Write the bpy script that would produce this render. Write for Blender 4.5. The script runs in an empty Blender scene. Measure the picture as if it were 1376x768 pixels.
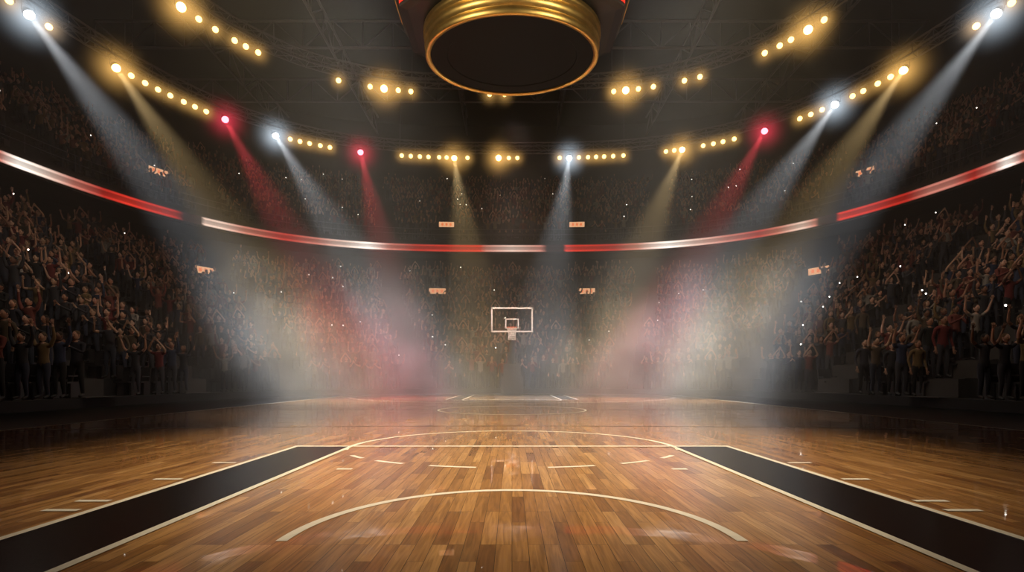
import bpy, math, random
from mathutils import Vector, Matrix, Quaternion
random.seed(7)
scene = bpy.context.scene
COL = scene.collection
CY = 13.4
pi = math.pi

# ------------------------------------------------------------------ materials
def new_mat(name):
    m = bpy.data.materials.new(name); m.use_nodes = True
    nt = m.node_tree; nt.nodes.clear()
    out = nt.nodes.new('ShaderNodeOutputMaterial')
    return m, nt, out
def pbr(name, col, rough=0.6, metal=0.0, spec=0.5, noise=0.0, nscale=8, coat=0.0, bump=0.0):
    m, nt, out = new_mat(name)
    b = nt.nodes.new('ShaderNodeBsdfPrincipled')
    b.inputs['Base Color'].default_value = (*col, 1)
    b.inputs['Roughness'].default_value = rough
    b.inputs['Metallic'].default_value = metal
    b.inputs['Specular IOR Level'].default_value = spec
    b.inputs['Coat Weight'].default_value = coat
    if noise > 0 or bump > 0:
        tc = nt.nodes.new('ShaderNodeTexCoord')
        n = nt.nodes.new('ShaderNodeTexNoise'); n.inputs['Scale'].default_value = nscale
        n.inputs['Detail'].default_value = 3
        nt.links.new(tc.outputs['Object'], n.inputs['Vector'])
        mx = nt.nodes.new('ShaderNodeMix'); mx.data_type = 'RGBA'
        mx.inputs[6].default_value = (*[c*(1-noise) for c in col], 1)
        mx.inputs[7].default_value = (*[min(1, c*(1+noise)) for c in col], 1)
        nt.links.new(n.outputs['Fac'], mx.inputs[0])
        nt.links.new(mx.outputs[2], b.inputs['Base Color'])
        if bump > 0:
            bp = nt.nodes.new('ShaderNodeBump'); bp.inputs['Strength'].default_value = bump
            bp.inputs['Distance'].default_value = 0.01
            nt.links.new(n.outputs['Fac'], bp.inputs['Height'])
            nt.links.new(bp.outputs[0], b.inputs['Normal'])
    nt.links.new(b.outputs[0], out.inputs['Surface'])
    return m
def emis(name, col, strength):
    m, nt, out = new_mat(name)
    e = nt.nodes.new('ShaderNodeEmission')
    e.inputs[0].default_value = (*col, 1); e.inputs[1].default_value = strength
    nt.links.new(e.outputs[0], out.inputs['Surface'])
    return m
def ramp_random(name, cols, rough=0.85):
    """colour picked per crowd instance"""
    m, nt, out = new_mat(name)
    b = nt.nodes.new('ShaderNodeBsdfPrincipled'); b.inputs['Roughness'].default_value = rough
    oi = nt.nodes.new('ShaderNodeObjectInfo')
    wn = nt.nodes.new('ShaderNodeTexWhiteNoise'); wn.noise_dimensions = '1D'
    ml = nt.nodes.new('ShaderNodeMath'); ml.operation = 'MULTIPLY'; ml.inputs[1].default_value = 91.7 + len(name)
    nt.links.new(oi.outputs['Random'], ml.inputs[0]); nt.links.new(ml.outputs[0], wn.inputs['W'])
    r = nt.nodes.new('ShaderNodeValToRGB'); r.color_ramp.interpolation = 'CONSTANT'
    el = r.color_ramp.elements
    while len(el) < len(cols): el.new(0.5)
    for i, c in enumerate(cols):
        el[i].position = i/len(cols); el[i].color = (*c, 1)
    nt.links.new(wn.outputs['Value'], r.inputs[0]); nt.links.new(r.outputs[0], b.inputs['Base Color'])
    nt.links.new(b.outputs[0], out.inputs['Surface'])
    return m

M_dark = pbr('dark_steel', (0.13,0.13,0.14), 0.45, 0.5)
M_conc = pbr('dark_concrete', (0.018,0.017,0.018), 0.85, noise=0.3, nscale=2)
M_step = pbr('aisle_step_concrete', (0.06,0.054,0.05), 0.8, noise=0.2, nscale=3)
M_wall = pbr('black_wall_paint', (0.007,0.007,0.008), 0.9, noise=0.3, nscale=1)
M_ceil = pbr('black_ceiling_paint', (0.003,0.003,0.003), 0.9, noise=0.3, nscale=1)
M_apron = pbr('black_apron', (0.005,0.005,0.006), 0.4, spec=.3, noise=0.3, nscale=4)
M_rail = pbr('rail_metal', (0.15,0.15,0.16), 0.35, 1.0)
M_blackplastic = pbr('black_plastic', (0.007,0.007,0.008), 0.4)
M_white = pbr('white_paint', (0.9,0.89,0.86), 0.4)
M_rim = pbr('rim_orange', (0.75,0.16,0.04), 0.4, 0.3)
M_net = pbr('net_cord', (0.85,0.82,0.78), 0.8)
M_pad = pbr('pad_vinyl', (0.06,0.055,0.055), 0.5)
M_seat = pbr('seat_plastic', (0.02,0.018,0.02), 0.5)

# ------------------------------------------------------------------ mesh builder
class MB:
    def __init__(s): s.v=[]; s.f=[]; s.m=[]; s.mats=[]
    def mi(s, mat):
        if mat not in s.mats: s.mats.append(mat)
        return s.mats.index(mat)
    def add(s, vs, fs, mat):
        o=len(s.v); k=s.mi(mat)
        s.v += [tuple(v) for v in vs]
        for f in fs: s.f.append(tuple(i+o for i in f)); s.m.append(k)
    def box(s, c, size, mat, rot=None):
        hx,hy,hz=[d/2 for d in size]; c=Vector(c)
        vs=[Vector((x,y,z)) for x in(-hx,hx) for y in(-hy,hy) for z in(-hz,hz)]
        if rot is not None: vs=[rot@v for v in vs]
        vs=[v+c for v in vs]
        s.add(vs,[(0,1,3,2),(4,6,7,5),(0,4,5,1),(2,3,7,6),(0,2,6,4),(1,5,7,3)],mat)
    def tube(s, p, q, r1, r2, mat, n=6, cap=True):
        p=Vector(p); q=Vector(q); d=(q-p)
        if d.length<1e-6: return
        d.normalize(); u=d.orthogonal().normalized(); w=d.cross(u)
        vs=[]
        for c,r in((p,r1),(q,r2)):
            for i in range(n):
                a=2*pi*i/n; vs.append(c+(u*math.cos(a)+w*math.sin(a))*r)
        fs=[(i,(i+1)%n,n+(i+1)%n,n+i) for i in range(n)]
        if cap: fs += [tuple(range(n-1,-1,-1)), tuple(range(n,2*n))]
        s.add(vs,fs,mat)
    def path(s, pts, r, mat, n=6, closed=False):
        pts=[Vector(p) for p in pts]; N=len(pts); vs=[]
        for i,p in enumerate(pts):
            a=pts[(i-1)%N] if (closed or i>0) else p
            b=pts[(i+1)%N] if (closed or i<N-1) else p
            d=(b-a).normalized()
            up=Vector((0,0,1)) if abs(d.z)<0.9 else Vector((1,0,0))
            u=d.cross(up).normalized(); w=u.cross(d)
            for k in range(n):
                t=2*pi*k/n; vs.append(p+(u*math.cos(t)+w*math.sin(t))*r)
        fs=[]
        for i in range(N if closed else N-1):
            j=(i+1)%N
            for k in range(n):
                fs.append((i*n+k,i*n+(k+1)%n,j*n+(k+1)%n,j*n+k))
        s.add(vs,fs,mat)
    def ell(s, c, r, mat, nu=12, nv=8, rot=None):
        c=Vector(c); vs=[Vector((0,0,r[2]))]
        for j in range(1,nv):
            t=pi*j/nv
            for i in range(nu):
                a=2*pi*i/nu
                vs.append(Vector((r[0]*math.sin(t)*math.cos(a),r[1]*math.sin(t)*math.sin(a),r[2]*math.cos(t))))
        vs.append(Vector((0,0,-r[2])))
        if rot is not None: vs=[rot@v for v in vs]
        vs=[v+c for v in vs]
        fs=[(0,1+i,1+(i+1)%nu) for i in range(nu)]
        for j in range(nv-2):
            for i in range(nu):
                a=1+j*nu+i; b=1+j*nu+(i+1)%nu
                fs.append((a,a+nu,b+nu,b))
        L=len(vs)-1; o=1+(nv-2)*nu
        fs += [(L,o+(i+1)%nu,o+i) for i in range(nu)]
        s.add(vs,fs,mat)
    def lathe(s, prof, c, mat, n=64, sy=1.0):
        c=Vector(c); vs=[]
        for r,z in prof:
            for i in range(n):
                a=2*pi*i/n; vs.append(c+Vector((r*math.cos(a),r*sy*math.sin(a),z)))
        fs=[]
        for j in range(len(prof)-1):
            for i in range(n):
                fs.append((j*n+i,j*n+(i+1)%n,(j+1)*n+(i+1)%n,(j+1)*n+i))
        s.add(vs,fs,mat)
    def mesh(s, name, smooth=False):
        me=bpy.data.meshes.new(name); me.from_pydata(s.v,[],s.f)
        for m in s.mats: me.materials.append(m)
        me.polygons.foreach_set('material_index', s.m)
        if smooth: me.polygons.foreach_set('use_smooth',[True]*len(me.polygons))
        me.update(); return me
    def obj(s, name, parent=None, smooth=False):
        ob=bpy.data.objects.new(name, s.mesh(name, smooth)); COL.objects.link(ob)
        if parent: ob.parent=parent
        return ob
def empty(name):
    e=bpy.data.objects.new(name,None); COL.objects.link(e); e.empty_display_size=0.3; return e

# ------------------------------------------------------------------ bowl geometry
def rp(a,b,phi,n=3.0):
    c,s_=math.cos(phi),math.sin(phi)
    r=1.0/((abs(c)/a)**n+(abs(s_)/b)**n)**(1/n)
    return r*c, CY+r*s_
def ring_az(a,b,az):
    lo,hi=-0.3,pi+0.3
    for _ in range(50):
        mid=(lo+hi)/2; x,y=rp(a,b,mid)
        if y<=0.1 or (x/y)>az: lo=mid
        else: hi=mid
    return rp(a,b,mid)
def normal_in(a,b,x,y):
    gx=3*abs(x/a)**2/a*(1 if x>0 else -1); yy=y-CY
    gy=3*abs(yy/b)**2/b*(1 if yy>0 else -1)
    return -Vector((gx,gy,0)).normalized()
def sweep(mb, prof, mat, N=192, phi0=0, phi1=2*pi):
    closed=abs(phi1-phi0-2*pi)<1e-6
    cols=N if closed else N+1; P=len(prof); vs=[]
    for i in range(cols):
        ph=phi0+(phi1-phi0)*i/N
        for a,b,h in prof:
            x,y=rp(a,b,ph); vs.append((x,y,h))
    fs=[]
    for i in range(N):
        j=(i+1)%cols
        for k in range(P-1): fs.append((i*P+k,j*P+k,j*P+k+1,i*P+k+1))
    mb.add(vs,fs,mat)

A0,B0=11.6,15.5
LROWS=15; LD=12.4/LROWS; LR=7.8/LROWS; LH0=0.25
UA,UB=24.0,28.6; UROWS=10; UD=0.85; UR=0.66; UH0=11.6
def lower_row(i): return A0+LD*i, B0+LD*i, LH0+LR*i
def upper_row(i): return UA+UD*i, UB+UD*i, UH0+UR*i

mb=MB(); mb.box((0,CY,-0.11),(80,90,0.18),M_apron); mb.obj('floor')
mb=MB()
prof=[(A0,B0,-0.02)]
for i in range(LROWS):
    a,b,h=lower_row(i); prof+=[(a,b,h),(a+LD,b+LD,h)]
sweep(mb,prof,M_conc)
a1,b1=A0+12.4,B0+12.4; h1=lower_row(LROWS-1)[2]
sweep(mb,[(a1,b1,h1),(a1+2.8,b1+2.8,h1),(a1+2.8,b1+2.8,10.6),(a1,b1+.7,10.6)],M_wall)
AISLES=[math.radians(90+d) for d in (-20,20,-43,43,-62,62,-82,82,-103,103,0+180)]
mb.obj('lower_stand')
mb=MB()
for k,ph in enumerate(AISLES[:-1]):
    for i in range(LROWS):
        a,b,h=lower_row(i)
        rot=Matrix.Rotation(ph+pi/2,3,'Z')
        if i>0:
            x2,y2=rp(a-LD*0.25,b-LD*0.25,ph); mb.box((x2,y2,h-LR*0.5),(1.15,LD*0.5,LR*0.98),M_step,rot)
        x,y=rp(a+LD*0.25,b+LD*0.25,ph)
        mb.box((x,y,h+0.012),(1.15,LD*0.98,0.02),M_step,rot)
mb.obj('aisle_stairs')

mb=MB()
prof=[(UA,UB,10.55),(UA,UB,UH0)]
for i in range(UROWS):
    a,b,h=upper_row(i); prof+=[(a,b,h),(a+UD,b+UD,h)]
a2,b2,h2=UA+UD*UROWS,UB+UD*UROWS,upper_row(UROWS-1)[2]
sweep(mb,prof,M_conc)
mb.obj('upper_stand')
def railing(name,a,b,h,ht=0.95):
    mb=MB()
    N=220
    for z in (ht,ht*0.55):
        pts=[(*rp(a,b,2*pi*i/N),h+z) for i in range(N)]
        mb.path(pts,0.022,M_rail,6,True)
    for i in range(0,N,3):
        x,y=rp(a,b,2*pi*i/N); mb.tube((x,y,h),(x,y,h+ht),0.018,0.018,M_rail,5)
    return mb.obj(name)
railing('balcony_railing',UA+0.08,UB+0.08,UH0,0.9)

mb=MB(); sweep(mb,[(a2,b2,h2),(a2+3,b2+3,h2),(a2+3,b2+3,26)],M_wall); mb.obj('wall_perimeter')
mb=MB(); mb.box((0,CY,26.1),(80,90,0.2),M_ceil); mb.obj('ceiling')
def truss_line(mb,p,q,h=1.2,r=0.07,seg=1.5):
    p=Vector(p);q=Vector(q); L=(q-p).length; n=max(2,int(L/seg)); up=Vector((0,0,h))
    mb.tube(p,q,r,r,M_dark,5); mb.tube(p+up,q+up,r,r,M_dark,5)
    for i in range(n):
        a=p.lerp(q,i/n); b=p.lerp(q,(i+1)/n)
        if i%2: mb.tube(a,b+up,r*.6,r*.6,M_dark,4)
        else: mb.tube(a+up,b,r*.6,r*.6,M_dark,4)
        mb.tube(a,a+up,r*.5,r*.5,M_dark,4)
mb=MB()
for y in range(-6,50,7): truss_line(mb,(-28,y,23),(28,y,23),1.8,0.1,2)
for x in (-20,-12,-4,4,12,20): truss_line(mb,(x,-10,22.6),(x,48,22.6),1.6,0.09,2)
mb.obj('roof_truss')

# LED ribbon
def ribbon():
    table=[(-1.3,'r'),(-.97,'r'),(-.955,'p'),(-.92,'W'),(-.86,'w'),(-.82,'p'),(-.76,'r'),(-.72,'R'),(-.63,'r'),(-.612,'k'),(-.578,'k'),(-.574,'w'),(-.54,'w'),(-.50,'p'),(-.42,'r'),
      (-.36,'p'),(-.31,'w'),(-.27,'W'),(-.23,'p'),(-.18,'r'),(-.06,'R'),(-.05,'p'),(0,'w'),(.058,'p'),(.061,'k'),(.099,'k'),(.101,'R'),(.19,'r'),(.235,'p'),(.29,'W'),
      (.34,'w'),(.40,'p'),(.46,'r'),(.50,'p'),(.54,'w'),(.565,'p'),(.572,'k'),(.608,'k'),(.612,'R'),(.74,'r'),(.78,'p'),(.82,'p'),(.86,'r'),(.90,'p'),(.925,'W'),(.95,'p'),(1.0,'r'),(1.3,'r')]
    C={'r':(.42,.02,.013),'R':(.66,.035,.02),'p':(.55,.19,.14),'w':(.8,.56,.45),'W':(1.4,1.25,1.1),'k':(.02,.008,.008)}
    me=bpy.data.meshes.new('led_ribbon_board')
    N=720; vs=[];fs=[];cols=[]
    rows=[(0.0,.3),(0.10,1.0),(0.22,.45),(0.44,.35),(0.56,.9),(0.66,.2)]
    def colf(az):
        if az<=table[0][0]: return C['r']
        for (x0,c0),(x1,c1) in zip(table,table[1:]):
            if x0<=az<=x1:
                t=(az-x0)/(x1-x0); return tuple(C[c0][k]*(1-t)+C[c1][k]*t for k in range(3))
        return C['r']
    for i in range(N+1):
        ph=2*pi*i/N
        x,y=rp(UA-0.12,UB-0.12,ph); az=x/y if y>0.5 else 1.2
        c=colf(az)
        for z,k in rows:
            vs.append((x,y,10.69+z*.84)); cols.append((c[0]*k,c[1]*k,c[2]*k,1))
    P=len(rows)
    for i in range(N):
        for k in range(P-1): fs.append((i*P+k,(i+1)*P+k,(i+1)*P+k+1,i*P+k+1))
    base=len(vs)
    for i in range(N+1):
        ph=2*pi*i/N
        x,y=rp(UA-0.11,UB-0.11,ph); x2,y2=rp(UA-0.01,UB-0.01,ph)
        vs+= [(x2,y2,10.6),(x,y,10.6),(x,y,11.4),(x2,y2,11.4)]; cols+=[(0,0,0,1)]*4
    nf=len(fs)
    for i in range(N):
        for k in range(3): 
            fs.append((base+i*4+k,base+i*4+4+k,base+i*4+5+k,base+i*4+1+k))
    me.from_pydata(vs,[],fs)
    at=me.color_attributes.new('led','FLOAT_COLOR','POINT')
    for i,c in enumerate(cols): at.data[i].color=c
    m,nt,out=new_mat('led_panel')
    e=nt.nodes.new('ShaderNodeEmission'); v=nt.nodes.new('ShaderNodeVertexColor'); v.layer_name='led'
    nt.links.new(v.outputs[0],e.inputs[0]); e.inputs[1].default_value=1.6
    nt.links.new(e.outputs[0],out.inputs['Surface'])
    me.materials.append(m); me.materials.append(M_blackplastic)
    for i,p in enumerate(me.polygons): p.material_index=0 if i<nf else 1
    ob=bpy.data.objects.new('led_ribbon_board',me); COL.objects.link(ob)
ribbon()

# ------------------------------------------------------------------ court
def wood():
    m,nt,out=new_mat('maple_court_wood'); N=nt.nodes; L=nt.links
    tc=N.new('ShaderNodeTexCoord'); sep=N.new('ShaderNodeSeparateXYZ'); cb=N.new('ShaderNodeCombineXYZ')
    L.new(tc.outputs['Object'],sep.inputs[0]); L.new(sep.outputs[1],cb.inputs[0]); L.new(sep.outputs[0],cb.inputs[1])
    b=N.new('ShaderNodeTexBrick'); b.offset=0.37; b.offset_frequency=3; b.squash=1
    b.inputs['Scale'].default_value=1; b.inputs['Brick Width'].default_value=0.62; b.inputs['Row Height'].default_value=0.074
    b.inputs['Mortar Size'].default_value=0.0014; b.inputs['Mortar Smooth'].default_value=0.3
    b.inputs['Color1'].default_value=(0,0,0,1); b.inputs['Color2'].default_value=(1,1,1,1)
    b.inputs['Mortar'].default_value=(0.5,0.5,0.5,1)
    L.new(cb.outputs[0],b.inputs['Vector'])
    r=N.new('ShaderNodeValToRGB'); els=r.color_ramp.elements
    data=[(0,(0.27,0.115,0.036)),(0.2,(0.39,0.185,0.058)),(0.5,(0.48,0.24,0.077)),(0.8,(0.56,0.29,0.10)),(1,(0.66,0.37,0.145))]
    while len(els)<5: els.new(.5)
    for e,(p,c) in zip(els,data): e.position=p; e.color=(*c,1)
    L.new(b.outputs['Color'],r.inputs[0])
    mp=N.new('ShaderNodeMapping'); mp.inputs['Scale'].default_value=(38,2.2,1)
    L.new(tc.outputs['Object'],mp.inputs[0])
    off=N.new('ShaderNodeVectorMath'); off.operation='ADD'; L.new(mp.outputs[0],off.inputs[0])
    sc=N.new('ShaderNodeVectorMath'); sc.operation='SCALE'; sc.inputs[3].default_value=37; L.new(b.outputs['Color'],sc.inputs[0]); L.new(sc.outputs[0],off.inputs[1])
    g=N.new('ShaderNodeTexNoise'); g.inputs['Scale'].default_value=1.0; g.inputs['Detail'].default_value=5; g.inputs['Distortion'].default_value=1.2
    L.new(off.outputs[0],g.inputs['Vector'])
    gr=N.new('ShaderNodeValToRGB'); gr.color_ramp.elements[0].position=.3; gr.color_ramp.elements[0].color=(.45,.40,.35,1); gr.color_ramp.elements[1].position=.65; gr.color_ramp.elements[1].color=(1.1,1.1,1.1,1)
    L.new(g.outputs['Fac'],gr.inputs[0])
    mx=N.new('ShaderNodeMix'); mx.data_type='RGBA'; mx.blend_type='MULTIPLY'; mx.inputs[0].default_value=.8
    L.new(r.outputs[0],mx.inputs[6]); L.new(gr.outputs[0],mx.inputs[7])
    mx2=N.new('ShaderNodeMix'); mx2.data_type='RGBA'; mx2.inputs[7].default_value=(.04,.015,.006,1)
    L.new(b.outputs['Fac'],mx2.inputs[0]); L.new(mx.outputs[2],mx2.inputs[6])
    bs=N.new('ShaderNodeBsdfPrincipled'); L.new(mx2.outputs[2],bs.inputs['Base Color'])
    bs.inputs['Roughness'].default_value=.35
    bs.inputs['Coat Weight'].default_value=1.0; bs.inputs['Coat IOR'].default_value=1.85
    rn=N.new('ShaderNodeMapRange'); rn.inputs['From Min'].default_value=.48; rn.inputs['From Max'].default_value=.62; rn.inputs['To Min'].default_value=.02; rn.inputs['To Max'].default_value=.15
    n2=N.new('ShaderNodeTexNoise'); n2.inputs['Scale'].default_value=2.4; n2.inputs['Detail'].default_value=7; n2.inputs['Roughness'].default_value=.65; L.new(tc.outputs['Object'],n2.inputs['Vector'])
    L.new(n2.outputs['Fac'],rn.inputs[0]); L.new(rn.outputs[0],bs.inputs['Coat Roughness'])
    bs.inputs['Specular IOR Level'].default_value=.3
    bp=N.new('ShaderNodeBump'); bp.inputs['Strength'].default_value=.15; bp.inputs['Distance'].default_value=.003
    ad=N.new('ShaderNodeMath'); ad.operation='ADD'; L.new(g.outputs['Fac'],ad.inputs[0]); L.new(b.outputs['Color'],ad.inputs[1])
    L.new(ad.outputs[0],bp.inputs['Height']); L.new(bp.outputs[0],bs.inputs['Normal'])
    n3=N.new('ShaderNodeTexNoise'); n3.inputs['Scale'].default_value=5; n3.inputs['Detail'].default_value=2; L.new(tc.outputs['Object'],n3.inputs['Vector'])
    bp2=N.new('ShaderNodeBump'); bp2.inputs['Strength'].default_value=.05; bp2.inputs['Distance'].default_value=.005
    L.new(n3.outputs['Fac'],bp2.inputs['Height']); L.new(bp2.outputs[0],bs.inputs['Coat Normal'])
    L.new(bs.outputs[0],out.inputs['Surface'])
    return m
M_wood=wood()
mb=MB(); mb.box((0,12.35,-0.01),(15.4,27.7,0.022),M_wood); mb.obj('basketball_court')
M_line=pbr('court_line_white',(0.70,0.67,0.62),.3,noise=.18,nscale=14)
M_bline=pbr('court_line_black',(0.02,0.016,0.014),.3)
M_lane=pbr('lane_paint_black',(0.0035,0.0032,0.0032),.22,spec=.25,noise=.4,nscale=20,bump=.08)
mb=MB(); Z1=0.0035; Z2=0.0055
def rect(x0,x1,y0,y1,z,mat): mb.add([(x0,y0,z),(x1,y0,z),(x1,y1,z),(x0,y1,z)],[(0,1,2,3)],mat)
def arc(cx,cy,rx,ry,w,a0,a1,z,mat,n=64):
    vs=[];fs=[]
    for i in range(n+1):
        t=a0+(a1-a0)*i/n
        for k in (-w/2,w/2): vs.append((cx+(rx+k)*math.cos(t),cy+(ry+k)*math.sin(t),z))
    for i in range(n): fs.append((2*i,2*i+1,2*i+3,2*i+2))
    mb.add(vs,fs,mat)
for sgn in (-1,1):
    def sx(a,b): return (min(sgn*a,sgn*b),max(sgn*a,sgn*b))
    for (y0,y1,ft) in ((0.3,6.08,6.08),(19.9,25.6,19.9)):
        rect(*sx(1.83,2.44),y0,y1,Z1,M_lane)
        rect(*sx(1.80,1.85),y0,y1,Z2,M_line)
        rect(*sx(2.42,2.47),y0,y1,Z2,M_line)
    for y in (3.12,3.36,4.09,4.89): rect(*sx(2.52,2.73),y-.025,y+.025,Z2,M_line)
    rect(*sx(7.58,7.64),-1.3,25.7,Z1,M_line)
    rect(*sx(1.36,1.49),4.53,4.59,Z1,M_line)
    for (t0,t1) in ((-.10,-.20),(-.50,-.66),(-.80,-1.0),(-1.16,-1.40)):
        if sgn>0: arc(0,6.07,1.83,1.45,.05,t0,t1,Z1,M_line,8)
        else: arc(0,6.07,1.83,1.45,.05,-pi-t0,-pi-t1,Z1,M_line,8)
    rect(*sx(6.7,6.75),21.5,25.6,Z1,M_line)
rect(-2.47,2.47,6.05,6.12,Z2+.001,M_line)
rect(-2.47,2.47,19.87,19.93,Z2+.001,M_line)
arc(0,6.08,1.83,1.83,.06,0,pi,Z1,M_line)
arc(0,2.53,1.09,1.16,.055,0,pi,Z1,M_line)
arc(0,CY,1.83,1.83,.05,0,2*pi,Z1,M_line,96)
rect(-7.6,7.6,CY-.025,CY+.025,Z1,M_bline)
arc(0,-30,38.75,38.75,.04,pi/2-.197,pi/2+.197,Z1,M_bline,64)
rect(-7.6,7.6,25.6,25.65,Z1,M_line)
arc(0,19.9,1.83,1.83,.05,pi,2*pi,Z1,M_line)
arc(0,24.1,7.0,7.0,.05,pi+.3,2*pi-.3,Z1,M_line)
mb.obj('court_markings')

# ------------------------------------------------------------------ basketball hoop
M_glass,nt,out=new_mat('backboard_glass')
tr=nt.nodes.new('ShaderNodeBsdfTransparent'); gl=nt.nodes.new('ShaderNodeBsdfGlossy'); gl.inputs['Roughness'].default_value=.1
ms=nt.nodes.new('ShaderNodeMixShader'); ms.inputs[0].default_value=.06
nt.links.new(tr.outputs[0],ms.inputs[1]); nt.links.new(gl.outputs[0],ms.inputs[2]); nt.links.new(ms.outputs[0],out.inputs['Surface'])
hoop=empty('basketball_hoop')
YB=24.1
mb=MB(); mb.box((0,YB+.02,3.43),(1.80,.02,1.04),M_glass); mb.obj('backboard_glass',hoop)
mb=MB()
for z in (2.905,3.955): mb.box((0,YB,z),(1.89,.06,.065),M_white)
for x in (-.905,.905): mb.box((x,YB,3.43),(.065,.06,1.06),M_white)
for z in (3.06,3.46): mb.box((0,YB-.005,z),(.61,.03,.05),M_white)
for x in (-.28,.28): mb.box((x,YB-.005,3.26),(.05,.03,.42),M_white)
mb.obj('backboard_frame',hoop)
mb=MB(); RC=Vector((0,YB-.38,3.05))
mb.path([RC+Vector((.23*math.cos(2*pi*i/32),.23*math.sin(2*pi*i/32),0)) for i in range(32)],.018,M_rim,6,True)
mb.box((0,YB-.09,3.03),(.2,.14,.1),M_rim); mb.obj('rim',hoop,True)
mb=MB()
prev=None; nn=14
for k in range(8):
    z=-.08*k; r=.23-.02*k if k<5 else .14+.004*k
    ringp=[RC+Vector((r*math.cos(2*pi*(i+.5*(k%2))/nn),r*math.sin(2*pi*(i+.5*(k%2))/nn),z)) for i in range(nn)]
    if prev:
        for i in range(nn):
            j=(i-1 if k%2==0 else i+1)%nn
            mb.tube(prev[i],ringp[i],.012,.012,M_net,4); mb.tube(prev[j],ringp[i],.012,.012,M_net,4)
    prev=ringp
mb.obj('net',hoop)
mb=MB()
mb.box((0,YB+1.2,2.95),(.18,2.3,.16),M_pad)
for x in (-.25,.25): mb.tube((x,YB+.06,3.7),(x*.3,YB+1.6,3.0),.035,.035,M_pad,8)
mb.tube((0,YB+2.2,3.0),(0,YB+3.2,.5),.13,.16,M_pad,10)
mb.tube((.0,YB+1.2,2.9),(0,YB+2.9,1.3),.06,.06,M_pad,8)
mb.obj('arm',hoop)
mb=MB(); mb.box((0,YB+3.0,.45),(1.1,1.6,.86),M_pad); mb.box((0,YB+2.15,.75),(.85,.16,1.5),M_pad)
for x in(-.45,.45):
    for y in (2.5,3.5): mb.tube((x-.06,YB+y,.03),(x+.06,YB+y,.03),.03,.03,M_blackplastic,10)
b=mb.obj('base',hoop); bv=b.modifiers.new('b','BEVEL'); bv.width=.04; bv.segments=2

# ------------------------------------------------------------------ scoreboard
SY=.80
M_gold=pbr('brushed_gold',(0.84,0.54,0.17),.42,1.0,noise=.3,nscale=5)
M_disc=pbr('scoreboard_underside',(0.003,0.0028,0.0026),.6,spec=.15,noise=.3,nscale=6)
M_screen=emis('scoreboard_screen',(.03,.025,.02),.3)
M_red=emis('scoreboard_red_strip',(1,.04,.02),1.4)
sb=empty('center_hung_scoreboard')
H=8.75; c0=(0,CY,0)
mb=MB()
mb.lathe([(2.02,H+.03),(2.02,H),(2.12,H-.02),(2.15,H+.0),(2.15,H+.16),(2.12,H+.17),(2.12,H+.19),(2.17,H+.20),(2.17,H+.42),(2.13,H+.43),(2.13,H+.46),(2.2,H+.47),(2.2,H+.62),(1.9,H+.64)],c0,M_gold,96,SY)
mb.obj('gold_ring',sb,True)
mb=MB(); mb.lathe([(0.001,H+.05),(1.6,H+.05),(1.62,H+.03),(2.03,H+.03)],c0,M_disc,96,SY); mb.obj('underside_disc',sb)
mb=MB()
def octring(r,z): return [Vector((r*math.cos(pi/8+i*pi/4),CY+SY*r*math.sin(pi/8+i*pi/4),z)) for i in range(8)]
def octsect(levels,mat):
    rs=[octring(r,z) for r,z in levels]; vs=[p for q in rs for p in q]; fs=[]
    for j in range(len(rs)-1):
        for i in range(8): fs.append((j*8+i,j*8+(i+1)%8,(j+1)*8+(i+1)%8,(j+1)*8+i))
    mb.add(vs,fs,mat)
octsect([(1.8,H+.64),(2.65,H+.68),(2.85,H+.72),(2.85,H+.8)],M_blackplastic)
octsect([(2.86,H+.8),(2.86,H+.92)],M_red)
octsect([(2.85,H+.92),(3.0,H+1.1),(3.1,H+1.3),(3.1,H+4.2),(2.9,H+4.4),(2.9,H+4.7),(0.01,H+4.75)],M_blackplastic)
mb.obj('scoreboard_housing',sb)
mb=MB()
o_=octring(3.1,0)
for i in range(8):
    p,q=o_[i],o_[(i+1)%8]; m_=(p+q)/2; e_=(q-p); ang=math.atan2(e_.y,e_.x); rot=Matrix.Rotation(ang,3,'Z'); nn_=(m_-Vector(c0)); nn_.normalize()
    w=e_.length-.25
    mb.box(m_+nn_*.02+Vector((0,0,H+2.75)),(w,.05,2.5),M_screen,rot)
    for z in (H+1.45,H+4.05): mb.box(m_+nn_*.02+Vector((0,0,z)),(w,.07,.06),M_gold,rot)
mb.obj('screens',sb)
mb=MB()
for i in range(6):
    t=i*pi/3; mb.tube((1.8*math.cos(t),CY+1.4*math.sin(t),H+4.7),(1.8*math.cos(t),CY+1.4*math.sin(t),25.98),.03,.03,M_dark,6)
mb.obj('suspension_cables',sb)

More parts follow.
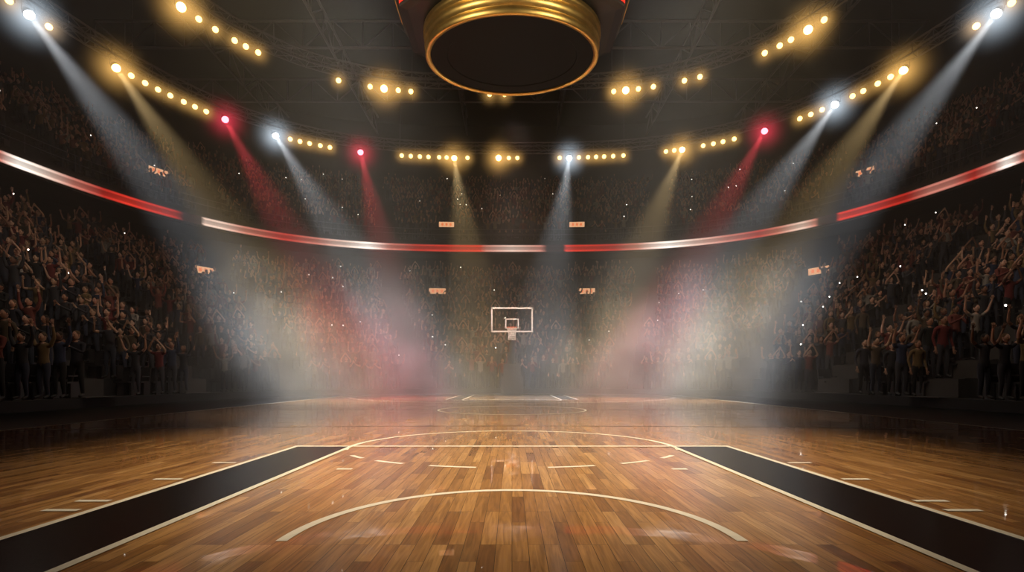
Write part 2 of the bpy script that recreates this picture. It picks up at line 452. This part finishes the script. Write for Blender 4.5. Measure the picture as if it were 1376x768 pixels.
# ------------------------------------------------------------------ generic instancer
def instancer(name,coll,pts):
    me=bpy.data.meshes.new(name); me.from_pydata([p[0] for p in pts],[],[])
    r=me.attributes.new('rot','FLOAT_VECTOR','POINT'); s=me.attributes.new('scl','FLOAT','POINT'); x=me.attributes.new('idx','INT','POINT')
    for i,p in enumerate(pts):
        r.data[i].vector=(0,0,p[1]); s.data[i].value=p[2]; x.data[i].value=p[3]
    ob=bpy.data.objects.new(name,me); COL.objects.link(ob)
    ng=bpy.data.node_groups.new(name+'_scatter','GeometryNodeTree')
    ng.interface.new_socket('Geometry',in_out='INPUT',socket_type='NodeSocketGeometry'); ng.interface.new_socket('Geometry',in_out='OUTPUT',socket_type='NodeSocketGeometry')
    N=ng.nodes;L=ng.links; gi=N.new('NodeGroupInput'); go=N.new('NodeGroupOutput')
    iop=N.new('GeometryNodeInstanceOnPoints'); ci=N.new('GeometryNodeCollectionInfo'); ci.inputs['Collection'].default_value=coll
    ci.inputs['Separate Children'].default_value=True; ci.inputs['Reset Children'].default_value=True
    def na(nm,t):
        n=N.new('GeometryNodeInputNamedAttribute'); n.data_type=t; n.inputs['Name'].default_value=nm; return n.outputs['Attribute']
    L.new(gi.outputs[0],iop.inputs['Points']); L.new(ci.outputs[0],iop.inputs['Instance']); iop.inputs['Pick Instance'].default_value=True
    L.new(na('idx','INT'),iop.inputs['Instance Index']); L.new(na('rot','FLOAT_VECTOR'),iop.inputs['Rotation']); L.new(na('scl','FLOAT'),iop.inputs['Scale'])
    L.new(iop.outputs[0],go.inputs[0])
    md=ob.modifiers.new('scatter','NODES'); md.node_group=ng
    return ob

# ------------------------------------------------------------------ lighting trusses
COLS={'y':(1.0,.70,.32),'w':(.86,.92,1.0),'r':(1.0,.07,.10)}
LENSC={'y':(1.0,.66,.20),'w':(.85,.93,1.0),'r':(1.0,.20,.26)}
M_lens={k:emis('lamp_lens_'+k,LENSC[k],{'y':8,'w':9,'r':5}[k]) for k in COLS}
M_lensd=emis('lamp_lens_dim',(1.0,.64,.19),4.5)
def halo_mat(name,col,k):  # self-glowing volume, fades outward; no lamp light is scattered in it
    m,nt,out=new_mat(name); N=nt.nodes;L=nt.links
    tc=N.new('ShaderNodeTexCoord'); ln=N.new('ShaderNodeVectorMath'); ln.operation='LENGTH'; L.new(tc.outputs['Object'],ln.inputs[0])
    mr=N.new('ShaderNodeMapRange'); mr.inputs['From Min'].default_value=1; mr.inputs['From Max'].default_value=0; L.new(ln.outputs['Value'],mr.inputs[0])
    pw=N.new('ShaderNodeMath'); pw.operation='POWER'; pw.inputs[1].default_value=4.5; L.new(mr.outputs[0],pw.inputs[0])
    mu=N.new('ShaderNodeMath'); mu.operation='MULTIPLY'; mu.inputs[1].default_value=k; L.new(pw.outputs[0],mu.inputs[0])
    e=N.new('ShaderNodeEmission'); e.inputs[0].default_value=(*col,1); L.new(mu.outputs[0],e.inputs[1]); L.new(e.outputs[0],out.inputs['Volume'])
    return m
hc_=bpy.data.collections.new('lamp_halo_parts')
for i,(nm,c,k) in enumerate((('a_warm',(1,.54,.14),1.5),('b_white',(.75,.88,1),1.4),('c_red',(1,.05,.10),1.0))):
    mb=MB(); mb.ell((0,0,0),(1,1,1),halo_mat('lit_haze_'+nm,c,k),16,10); hc_.objects.link(bpy.data.objects.new('lit_haze_'+nm,mb.mesh('lit_haze_'+nm)))  # emissive spheres standing in for lamp glow in the air
def ring_truss(name,a,b,h,lamps,w=.55):
    root=empty(name); mb=MB(); N=150
    ch=[]
    for (da,dz) in ((-w/2,0),(w/2,0),(-w/2,w),(w/2,w)):
        pts=[Vector((*rp(a+da,b+da,2*pi*i/N),h+dz)) for i in range(N)]
        ch.append(pts); mb.path(pts,.05,M_dark,6,True)
    for i in range(N):
        j=(i+1)%N; e=i%2
        for p,q in ((0,1),(2,3),(0,2),(1,3)):
            u,v=(ch[p][i],ch[q][j]) if e else (ch[q][i],ch[p][j])
            mb.tube(u,v,.025,.025,M_dark,4,False)
        for p,q in ((0,1),(0,2),(1,3),(2,3)): mb.tube(ch[p][i],ch[q][i],.022,.022,M_dark,4,False)
    for i in range(0,N,15):
        p=ch[2][i]; mb.tube(p,(p.x,p.y,24),.025,.025,M_dark,5)
    mb.obj('truss_lattice',root)
    mb=MB()
    pts=[]; halos=[]
    for az,kind,big,tgt in lamps:
        x,y=ring_az(a,b,az); p=Vector((x,y,h-.42))
        t=Vector(tgt) if tgt else Vector((x*.05,max(2,y*.28),0.5))
        d=(t-p).normalized(); q=d.to_track_quat('Z','Y').to_matrix()
        side=d.cross(Vector((0,0,1))).normalized(); top=p+Vector((0,0,.38))
        R=.14*(1.45 if big else 1)
        for sg in (-1,1):
            mb.tube(p+side*sg*(R+.05),top+side*sg*(R+.05)*.9,.018,.018,M_dark,5)
        mb.tube(top-side*(R+.05),top+side*(R+.05),.02,.02,M_dark,5); mb.tube(top,top+Vector((0,0,.12)),.03,.03,M_dark,6)
        mb.tube(p-d*.32,p-d*.12,R*.55,R*.95,M_blackplastic,14); mb.tube(p-d*.12,p+d*.14,R*.95,R*1.05,M_blackplastic,14,False)
        mat=M_lens[kind] if big else (M_lensd if kind=='y' else M_lens[kind])
        mb.ell(p+d*.10,(R,R,R*.8),mat,14,8,q)
        pts.append((p+d*.32,d,kind,big,tgt))
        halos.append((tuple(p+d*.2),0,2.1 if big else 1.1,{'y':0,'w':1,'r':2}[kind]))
    mb.obj('spotlights',root,False)
    ho=instancer('lit_haze',hc_,halos); ho.parent=root  # painted glow, one emissive sphere per lamp
    return root,pts
def T(x,y): return (x,y,0.0)
low=[(-.939,'y',0,0),(-.903,'w',1,T(-6.3,18)),(-.865,'y',0,0)]
low+=[(-.740,'y',1,T(-5.9,19))]+[(z,'y',0,0) for z in(-.711,-.685,-.661,-.638,-.613,-.592,-.571)]
low+=[(-.536,'r',1,T(-5.0,20)),(-.442,'w',1,T(-2.8,21))]+[(z,'y',0,0) for z in(-.414,-.396,-.378,-.358,-.340)]
low+=[(-.283,'r',1,T(-4.0,22))]+[(z,'y',0,0) for z in(-.206,-.189,-.172,-.156,-.136,-.122)]+[(-.108,'y',1,T(-1.0,22)),(-.083,'y',0,0),
 (-.025,'y',1,0),(-.006,'y',0,0),(.010,'y',0,0),(.089,'y',0,0),(.107,'w',1,T(.9,22))]+[(z,'y',0,0) for z in(.125,.142,.157,.172,.189,.208,.2875,.303)]
low+=[(.318,'y',1,T(2.8,21))]+[(z,'y',0,0) for z in(.357,.376,.394,.415)]+[(.472,'r',1,T(4.0,20))]
low+=[(z,'y',0,0) for z in(.5375,.558,.579)]+[(.604,'w',1,T(4.2,20))]+[(z,'y',0,0) for z in(.636,.656,.683,.707)]
low+=[(.732,'y',1,T(5.9,19)),(.867,'y',0,0),(.906,'w',1,T(6.4,18)),(.933,'y',0,0)]
up=[(z,'y',k,0) for z,k in((-.618,1),(-.585,0),(-.554,0),(-.518,0),(-.497,0),(-.474,0),(-.324,0),(-.265,0),(-.239,1),(-.2125,0),(-.189,0),(-.042,0),(-.014,0),
   (.19,0),(.2125,1),(.236,0),(.264,0),(.322,0),(.351,0),(.472,0),(.5,0),(.521,0),(.553,1),(.583,0))]
r1,p1=ring_truss('lighting_truss',21.3,24.8,16.95,low)
r2,p2=ring_truss('lighting_truss',16.4,18.6,18.2,up)
def spot(name,loc,tgt,col,energy,size,blend=.4,rad=.15,parent=None):
    l=bpy.data.lights.new(name,'SPOT'); l.color=col; l.energy=energy; l.spot_size=size; l.spot_blend=blend; l.shadow_soft_size=rad
    o=bpy.data.objects.new(name,l); COL.objects.link(o); o.location=loc
    o.rotation_euler=(Vector(tgt)-Vector(loc)).to_track_quat('-Z','Y').to_euler()
    if parent: o.parent=parent
    return o
BE={'w':66000,'y':62000,'r':64000}
for p,d,k,big,tgt in p1:
    if tgt: spot('beam_light',p,tgt,COLS[k],BE[k]*(1.1 if abs(p.x)>18 else 1),math.radians(12.5 if k!='r' else 11.5),.95,.12,r1)

hl=empty('added_spots')  # unseen spots added without fixtures
spot('court_light',(0,6.8,20),(0,6.8,0),(1,.81,.53),42000,math.radians(31),1.0,.5,hl)
for s in (-1,1):
    spot('court_light',(s*9,12.5,19),(s*2.0,13.5,0),(1,.80,.52),17000,math.radians(34),1.0,.5,hl)
    spot('smoke_fill',(s*6,19,17.6),(s*5.5,20.5,0),(1,.95,.89),14000,math.radians(42),1.0,2.2,hl)  # added neutral spot that brightens the smoke
    spot('crowd_fill',(s*7,11,14),(s*17,18,2.5),(1,.8,.62),1700,math.radians(76),1.0,.8,hl)  # added spot lifting the side crowd
spot('crowd_fill',(0,19,10),(0,29.5,0),(1,.68,.56),4500,math.radians(46),1.0,.8,hl)  # added spot lifting the crowd behind the hoop
spot('backboard_fill',(0,17.5,8),(0,YB,3.3),(1,.95,.9),800,math.radians(20),.6,.2,hl)  # added spot to bring out the backboard
for s in (-1,1): spot('scoreboard_fill',(s*3.2,8.6,9.6),(s*.9,CY-1.6,H+.35),(1,.85,.6),420,math.radians(60),.8,.3,hl)  # added pair of spots brightening the gold ring

# ------------------------------------------------------------------ haze
def vol(name,x0,x1,y0,y1,z0,z1,dens,col,noise=False,scale=.42,lo=.42,hi=.75,base=0.0,fm=.35,lobe=0.0):
    mb=MB(); m,nt,out=new_mat(name+'_volume')
    v=nt.nodes.new('ShaderNodeVolumeScatter'); v.inputs['Color'].default_value=(*col,1); v.inputs['Density'].default_value=dens
    nt.links.new(v.outputs[0],out.inputs['Volume'])
    cx,cy,cz=(x0+x1)/2,(y0+y1)/2,(z0+z1)/2
    if noise:
        N=nt.nodes;L=nt.links
        tc=N.new('ShaderNodeTexCoord'); n=N.new('ShaderNodeTexNoise'); n.inputs['Scale'].default_value=scale; n.inputs['Detail'].default_value=2.5; n.inputs['Roughness'].default_value=.6
        L.new(tc.outputs['Object'],n.inputs['Vector'])
        mr=N.new('ShaderNodeMapRange'); mr.inputs['From Min'].default_value=lo; mr.inputs['From Max'].default_value=hi; mr.inputs['To Min'].default_value=base; mr.inputs['To Max'].default_value=1
        L.new(n.outputs['Fac'],mr.inputs[0])
        # two banks of smoke, one on each side of the court
        ab=N.new('ShaderNodeVectorMath'); ab.operation='ABSOLUTE'; L.new(tc.outputs['Object'],ab.inputs[0])
        sb_=N.new('ShaderNodeVectorMath'); sb_.operation='SUBTRACT'; sb_.inputs[1].default_value=(lobe,0,0); L.new(ab.outputs[0],sb_.inputs[0])
        mp=N.new('ShaderNodeMapping'); mp.inputs['Scale'].default_value=(1/((x1-x0)/2-lobe),2/(y1-y0),2/(z1-z0))
        L.new(sb_.outputs[0],mp.inputs[0])
        ln=N.new('ShaderNodeVectorMath'); ln.operation='LENGTH'; L.new(mp.outputs[0],ln.inputs[0])
        fr=N.new('ShaderNodeMapRange'); fr.interpolation_type='SMOOTHSTEP'; fr.inputs['From Min'].default_value=1; fr.inputs['From Max'].default_value=fm
        L.new(ln.outputs['Value'],fr.inputs[0])
        mu=N.new('ShaderNodeMath'); mu.operation='MULTIPLY'; L.new(mr.outputs[0],mu.inputs[0]); L.new(fr.outputs[0],mu.inputs[1])
        mu2=N.new('ShaderNodeMath'); mu2.operation='MULTIPLY'; mu2.inputs[1].default_value=dens; L.new(mu.outputs[0],mu2.inputs[0])
        L.new(mu2.outputs[0],v.inputs['Density'])
    mb.box((0,0,0),(x1-x0,y1-y0,z1-z0),m)
    ob=mb.obj(name); ob.location=(cx,cy,cz); return ob
vol('haze',-23,23,10,41,0.02,17,.0078,(.9,.88,.85))
vol('drifting_smoke',-17,17,13.5,29.5,-5,7.2,.15,(.91,.885,.86),True,scale=.44,lo=.34,hi=.68,base=.08,fm=.15,lobe=6.5)

# ------------------------------------------------------------------ signs
M_sign=emis('exit_sign_face',(1,.5,.25),.9)
M_sign2=emis('exit_sign_text',(1,.22,.06),.9)
portals=[]
mb=MB()
def portal(az,t,upper):
    if upper: i=t*UROWS; a,b,h=UA+UD*i,UB+UD*i,UH0+UR*i
    else: i=t*LROWS; a,b,h=A0+LD*i,B0+LD*i,LH0+LR*i
    x,y=ring_az(a,b,az); n=normal_in(a,b,x,y); rot=Matrix.Rotation(math.atan2(n.y,n.x)+pi/2,3,'Z')
    p=Vector((x,y,h)); portals.append((x,y)); s=rot@Vector((1,0,0))
    mb.box(p+Vector((0,0,-.1)),(2.0,.9,.9),M_wall,rot)
    mb.box(p+Vector((0,0,.72)),(1.5,.16,.56),M_blackplastic,rot)
    mb.box(p+n*.1+Vector((0,0,.72)),(1.2,.04,.40),M_sign,rot)
    for k in (-.32,0,.32): mb.box(p+n*.13+s*k+Vector((0,0,.72)),(.16,.02,.2),M_sign2,rot)
    for k in (-.7,.7): mb.tube(p+s*k,p+s*k+Vector((0,0,.5)),.04,.04,M_dark,6)
for az,t,u in ((-.122,.12,1),(.121,.12,1),(-.139,.78,0),(.139,.78,0),(-.5736,.8,0),(.5736,.8,0),(-.661,.3,1),(.661,.3,1)): portal(az,t,u)
mb.obj('exit_signs')

# ------------------------------------------------------------------ crowd figures
M_skin=ramp_random('skin',[(.50,.28,.19),(.36,.19,.12),(.58,.36,.26),(.20,.10,.06),(.48,.30,.2)],.6)
M_shirt=ramp_random('shirt_fabric',[(.03,.03,.035),(.14,.02,.02),(.04,.04,.05),(.26,.24,.21),(.03,.04,.08),(.012,.012,.012),(.09,.065,.04),(.16,.04,.03),(.06,.06,.07),(.18,.12,.05),(.02,.02,.03)])
M_pants=ramp_random('trouser_fabric',[(.02,.025,.04),(.012,.012,.012),(.04,.04,.05),(.03,.035,.06)])
M_hair=ramp_random('hair_strands',[(.012,.008,.006),(.03,.015,.008),(.006,.005,.005),(.10,.06,.03)])
M_shoe=pbr('shoe_leather',(.03,.03,.03),.5)
M_eye=pbr('eye',(.02,.015,.015),.3); M_lip=pbr('lip',(.28,.09,.07),.5)
def person(name,arms,fem=False,lean=0.0,stance=.11,phone=None,longhair=False,shortsleeve=True):
    sh=.165 if fem else .195; k=.93 if fem else 1.0
    V=[];R=[];E=[];tag=[]
    def v(p,r):
        V.append(Vector(p)*k); R.append((r[0]*k,r[1]*k) if isinstance(r,tuple) else (r*k,r*k)); return len(V)-1
    def e(a,b,t): E.append((a,b)); tag.append(t)
    pel=v((0,0,.94),(.155,.115)); be=v((0,-.01,1.08),(.135 if not fem else .12,.10)); ch=v((0,.0+lean*.3,1.30),(.165 if not fem else .14,.115))
    nb=v((0,lean*.5+.005,1.45),(.10,.075)); nk=v((0,lean*.5-.01,1.53),(.05,.052)); 
    e(pel,be,'shirt');e(be,ch,'shirt');e(ch,nb,'shirt');e(nb,nk,'skin')
    hands=[]
    for s in (-1,1):
        hp=v((s*.095,0,.86),(.09,.09)); kn=v((s*stance,-.03,.49),(.062,.065)); an=v((s*(stance+.01),.01,.10),(.04,.045)); to=v((s*(stance+.03),-.15,.045),(.042,.03))
        e(pel,hp,'pants');e(hp,kn,'pants');e(kn,an,'pants');e(an,to,'shoe')
        el,wr,hd=arms[0 if s<0 else 1]
        so=v((s*sh,lean*.5,1.41),(.062,.062)); 
        elv=v((s*el[0],el[1],el[2]),.042); wrv=v((s*wr[0],wr[1],wr[2]),.029)
        mid=v(((s*(sh+el[0])/2),(lean*.5+el[1])/2,(1.41+el[2])/2),.05)
        hv=v((s*hd[0],hd[1],hd[2]),(.037,.018))
        e(nb,so,'shirt');e(so,mid,'shirt');e(mid,elv,'skin' if shortsleeve else 'shirt');e(elv,wrv,'skin' if shortsleeve else 'shirt');e(wrv,hv,'skin')
        hands.append((V[wrv],V[hv],s))
    me=bpy.data.meshes.new(name); me.from_pydata([tuple(x) for x in V],E,[])
    ob=bpy.data.objects.new(name,me); COL.objects.link(ob)
    sk=ob.modifiers.new('Skin','SKIN'); sk.branch_smoothing=.3
    for i,r in enumerate(R):
        me.skin_vertices[0].data[i].radius=r; me.skin_vertices[0].data[i].use_root=(i==0)
    ss=ob.modifiers.new('S','SUBSURF'); ss.levels=1; ss.render_levels=1
    bpy.context.view_layer.update()
    dg=bpy.context.evaluated_depsgraph_get(); em=ob.evaluated_get(dg).to_mesh()
    mb=MB(); vs=[x.co.copy() for x in em.vertices]
    mats={'shirt':M_shirt,'skin':M_skin,'pants':M_pants,'shoe':M_shoe}
    segs=[(V[a],V[b],t) for (a,b),t in zip(E,tag)]
    groups={}
    for p in em.polygons:
        c=p.center; best=1e9;bt='shirt'
        for a,b,t in segs:
            ab=b-a; u=max(0,min(1,(c-a).dot(ab)/ab.length_squared)); d=(c-(a+ab*u)).length_squared
            if d<best: best=d;bt=t
        groups.setdefault(bt,[]).append(tuple(p.vertices))
    mb.v+= [tuple(x) for x in vs]
    for t,fs in groups.items():
        kk=mb.mi(mats[t])
        for f in fs: mb.f.append(f); mb.m.append(kk)
    ob.evaluated_get(dg).to_mesh_clear(); bpy.data.objects.remove(ob)
    hc=Vector((0,lean*.5-.025,1.645))*k
    mb.ell(hc,(.076*k,.094*k,.115*k),M_skin,16,12)
    mb.ell(hc+Vector((0,-.012,-.062))*k,(.055*k,.07*k,.055*k),M_skin,12,8)
    mb.ell(hc+Vector((0,-.098,-.012))*k,(.013*k,.02*k,.024*k),M_skin,8,6)
    for s in (-1,1):
        mb.ell(hc+Vector((s*.031,-.085,.012))*k,(.013*k,.01*k,.008*k),M_eye,8,6)
        mb.ell(hc+Vector((s*.079,.0,-.005))*k,(.012*k,.02*k,.03*k),M_skin,8,6)
    mb.ell(hc+Vector((0,-.083,-.058))*k,(.024*k,.01*k,.011*k),M_lip,8,6)
    mb.ell(hc+Vector((0,.018,.03))*k,(.083*k,.092*k,.10*k),M_hair,16,10)
    if longhair:
        mb.ell(hc+Vector((0,.055,-.07))*k,(.085*k,.05*k,.15*k),M_hair,12,8)
    for wr,hd,s in hands:
        d=(hd-wr).normalized(); side=d.cross(Vector((0,-1,0)))
        if side.length<.2: side=Vector((1,0,0))
        side.normalize(); nrm=side.cross(d).normalized()
        q=Matrix((side,nrm,d)).transposed()
        pc=hd+d*.02
        mb.ell(pc,(.04*k,.016*k,.052*k),M_skin,10,6,q)
        for i,(off,ln) in enumerate(((-.028,.062),(-.010,.075),(.010,.070),(.028,.055))):
            b0=pc+side*off+d*.035; b1=b0+d*ln*.55+side*off*.25; b2=b1+d*ln*.45-nrm*.012
            mb.tube(b0,b1,.0095,.0085,M_skin,6); mb.tube(b1,b2,.0085,.006,M_skin,6)
        tb=pc-side*.032*s-d*.01; t1=tb-side*.03*s+d*.025; t2=t1+d*.028-side*.006*s
        mb.tube(tb,t1,.012,.010,M_skin,6); mb.tube(t1,t2,.010,.007,M_skin,6)
    return mb.mesh(name,True)
UPS=((.30,-.02,1.66),(.28,-.05,1.92),(.28,-.06,2.0))
UPS2=((.36,-.05,1.58),(.40,-.12,1.83),(.41,-.14,1.91))
UPB=((.33,-.22,1.42),(.22,-.34,1.62),(.20,-.36,1.70))
CLAP=((.27,-.14,1.18),(.09,-.34,1.33),(.04,-.38,1.40))
DOWN=((.25,.03,1.14),(.25,-.06,.90),(.25,-.08,.81))
CLH=((.28,-.15,1.55),(.12,-.22,1.80),(.05,-.24,1.88))
FIST=((.27,-.08,1.62),(.24,-.12,1.88),(.24,-.12,1.95))
specs=[((UPS,UPS),False,False,False),((DOWN,FIST),False,False,False),((CLAP,CLAP),True,True,True),((CLH,CLH),False,False,True),
       ((DOWN,DOWN),False,False,False),((UPS2,UPS2),True,True,True),((UPB,DOWN),True,True,False),((FIST,UPS2),False,False,True),((CLAP,CLAP),False,False,False),((UPB,UPB),False,False,True)]
cc=bpy.data.collections.new('spectator_figures')
for i,(ar,fm,lh,ssv) in enumerate(specs):
    me=person('spectator_pose_%d'%i,ar,fm,lean=random.uniform(-.06,.03),stance=random.uniform(.09,.15),longhair=lh,shortsleeve=ssv)
    cc.objects.link(bpy.data.objects.new('spectator_pose_%d'%i,me))
sc_=bpy.data.collections.new('seat_parts')
mb=MB(); mb.box((0,0,.42),(.46,.42,.05),M_seat); mb.box((0,.22,.66),(.46,.05,.46),M_seat,Matrix.Rotation(-.15,3,'X'))
for x in(-.22,.22): mb.box((x,.05,.2),(.04,.3,.4),M_seat); mb.box((x,.0,.6),(.04,.36,.04),M_seat)
sc_.objects.link(bpy.data.objects.new('stadium_seat_unit',mb.mesh('stadium_seat_unit')))

people=[];seats=[];phones=[]
def fill(row,nrows,depth,spacing,prob,phone_p):
    for i in range(nrows):
        a,b,h=row(i); aa,bb=a+depth*.42,b+depth*.42
        ph=-.6; 
        while ph<pi+.6:
            x,y=rp(aa,bb,ph); r=math.hypot(x,y-CY)
            x2,y2=rp(aa,bb,ph+.01); ds=math.hypot(x2-x,y2-y)/.01
            ph+=spacing/ds
            if y<3 or abs(x)>1.5*y: continue
            if any(abs(r*math.sin(ph-q))<.85 and math.cos(ph-q)>0 for q in AISLES): continue
            if any((x-px)**2+(y-py)**2<1.5 for px,py in portals): continue
            n=normal_in(aa,bb,x,y); rz=math.atan2(n.y,n.x)+pi/2
            seats.append(((x-n.x*.2,y-n.y*.2,h+.0),rz,1,0))
            if random.random()<prob:
                px=x+random.uniform(-.06,.06)+n.x*.14; py=y+random.uniform(-.06,.06)+n.y*.14
                people.append(((px,py,h),rz+random.uniform(-.35,.35),random.uniform(.92,1.06),random.randrange(len(specs))))
                if random.random()<phone_p: phones.append((px+n.x*.35,py+n.y*.35,h+1.6+random.random()*.3))
fill(lower_row,LROWS,LD,.56,.95,.04)
fill(upper_row,UROWS,UD,.56,.93,.035)
instancer('crowd',cc,people)
instancer('stadium_seats',sc_,seats)
M_phone=emis('phone_torch',(1,.92,.8),6)
mb=MB()
for p in phones: mb.box((p[0],p[1],p[2]-.04),(.07,.012,.14),M_blackplastic); mb.ell(p,(.032,.032,.032),M_phone,6,4)
mb.obj('phone_lights')
print('people',len(people),'seats',len(seats),'phones',len(phones))

# ------------------------------------------------------------------ world + camera
w=bpy.data.worlds.new('world'); scene.world=w; w.use_nodes=True
w.node_tree.nodes['Background'].inputs[0].default_value=(.02,.02,.025,1); w.node_tree.nodes['Background'].inputs[1].default_value=.1
scene.view_settings.view_transform='Standard'
cam=bpy.data.cameras.new('camera'); co=bpy.data.objects.new('camera',cam); COL.objects.link(co)
co.location=(0,0,.767); co.rotation_euler=(pi/2,0,0); cam.sensor_width=36; cam.lens=18.84; cam.shift_y=.0908; cam.clip_start=.05; cam.clip_end=300
scene.camera=co
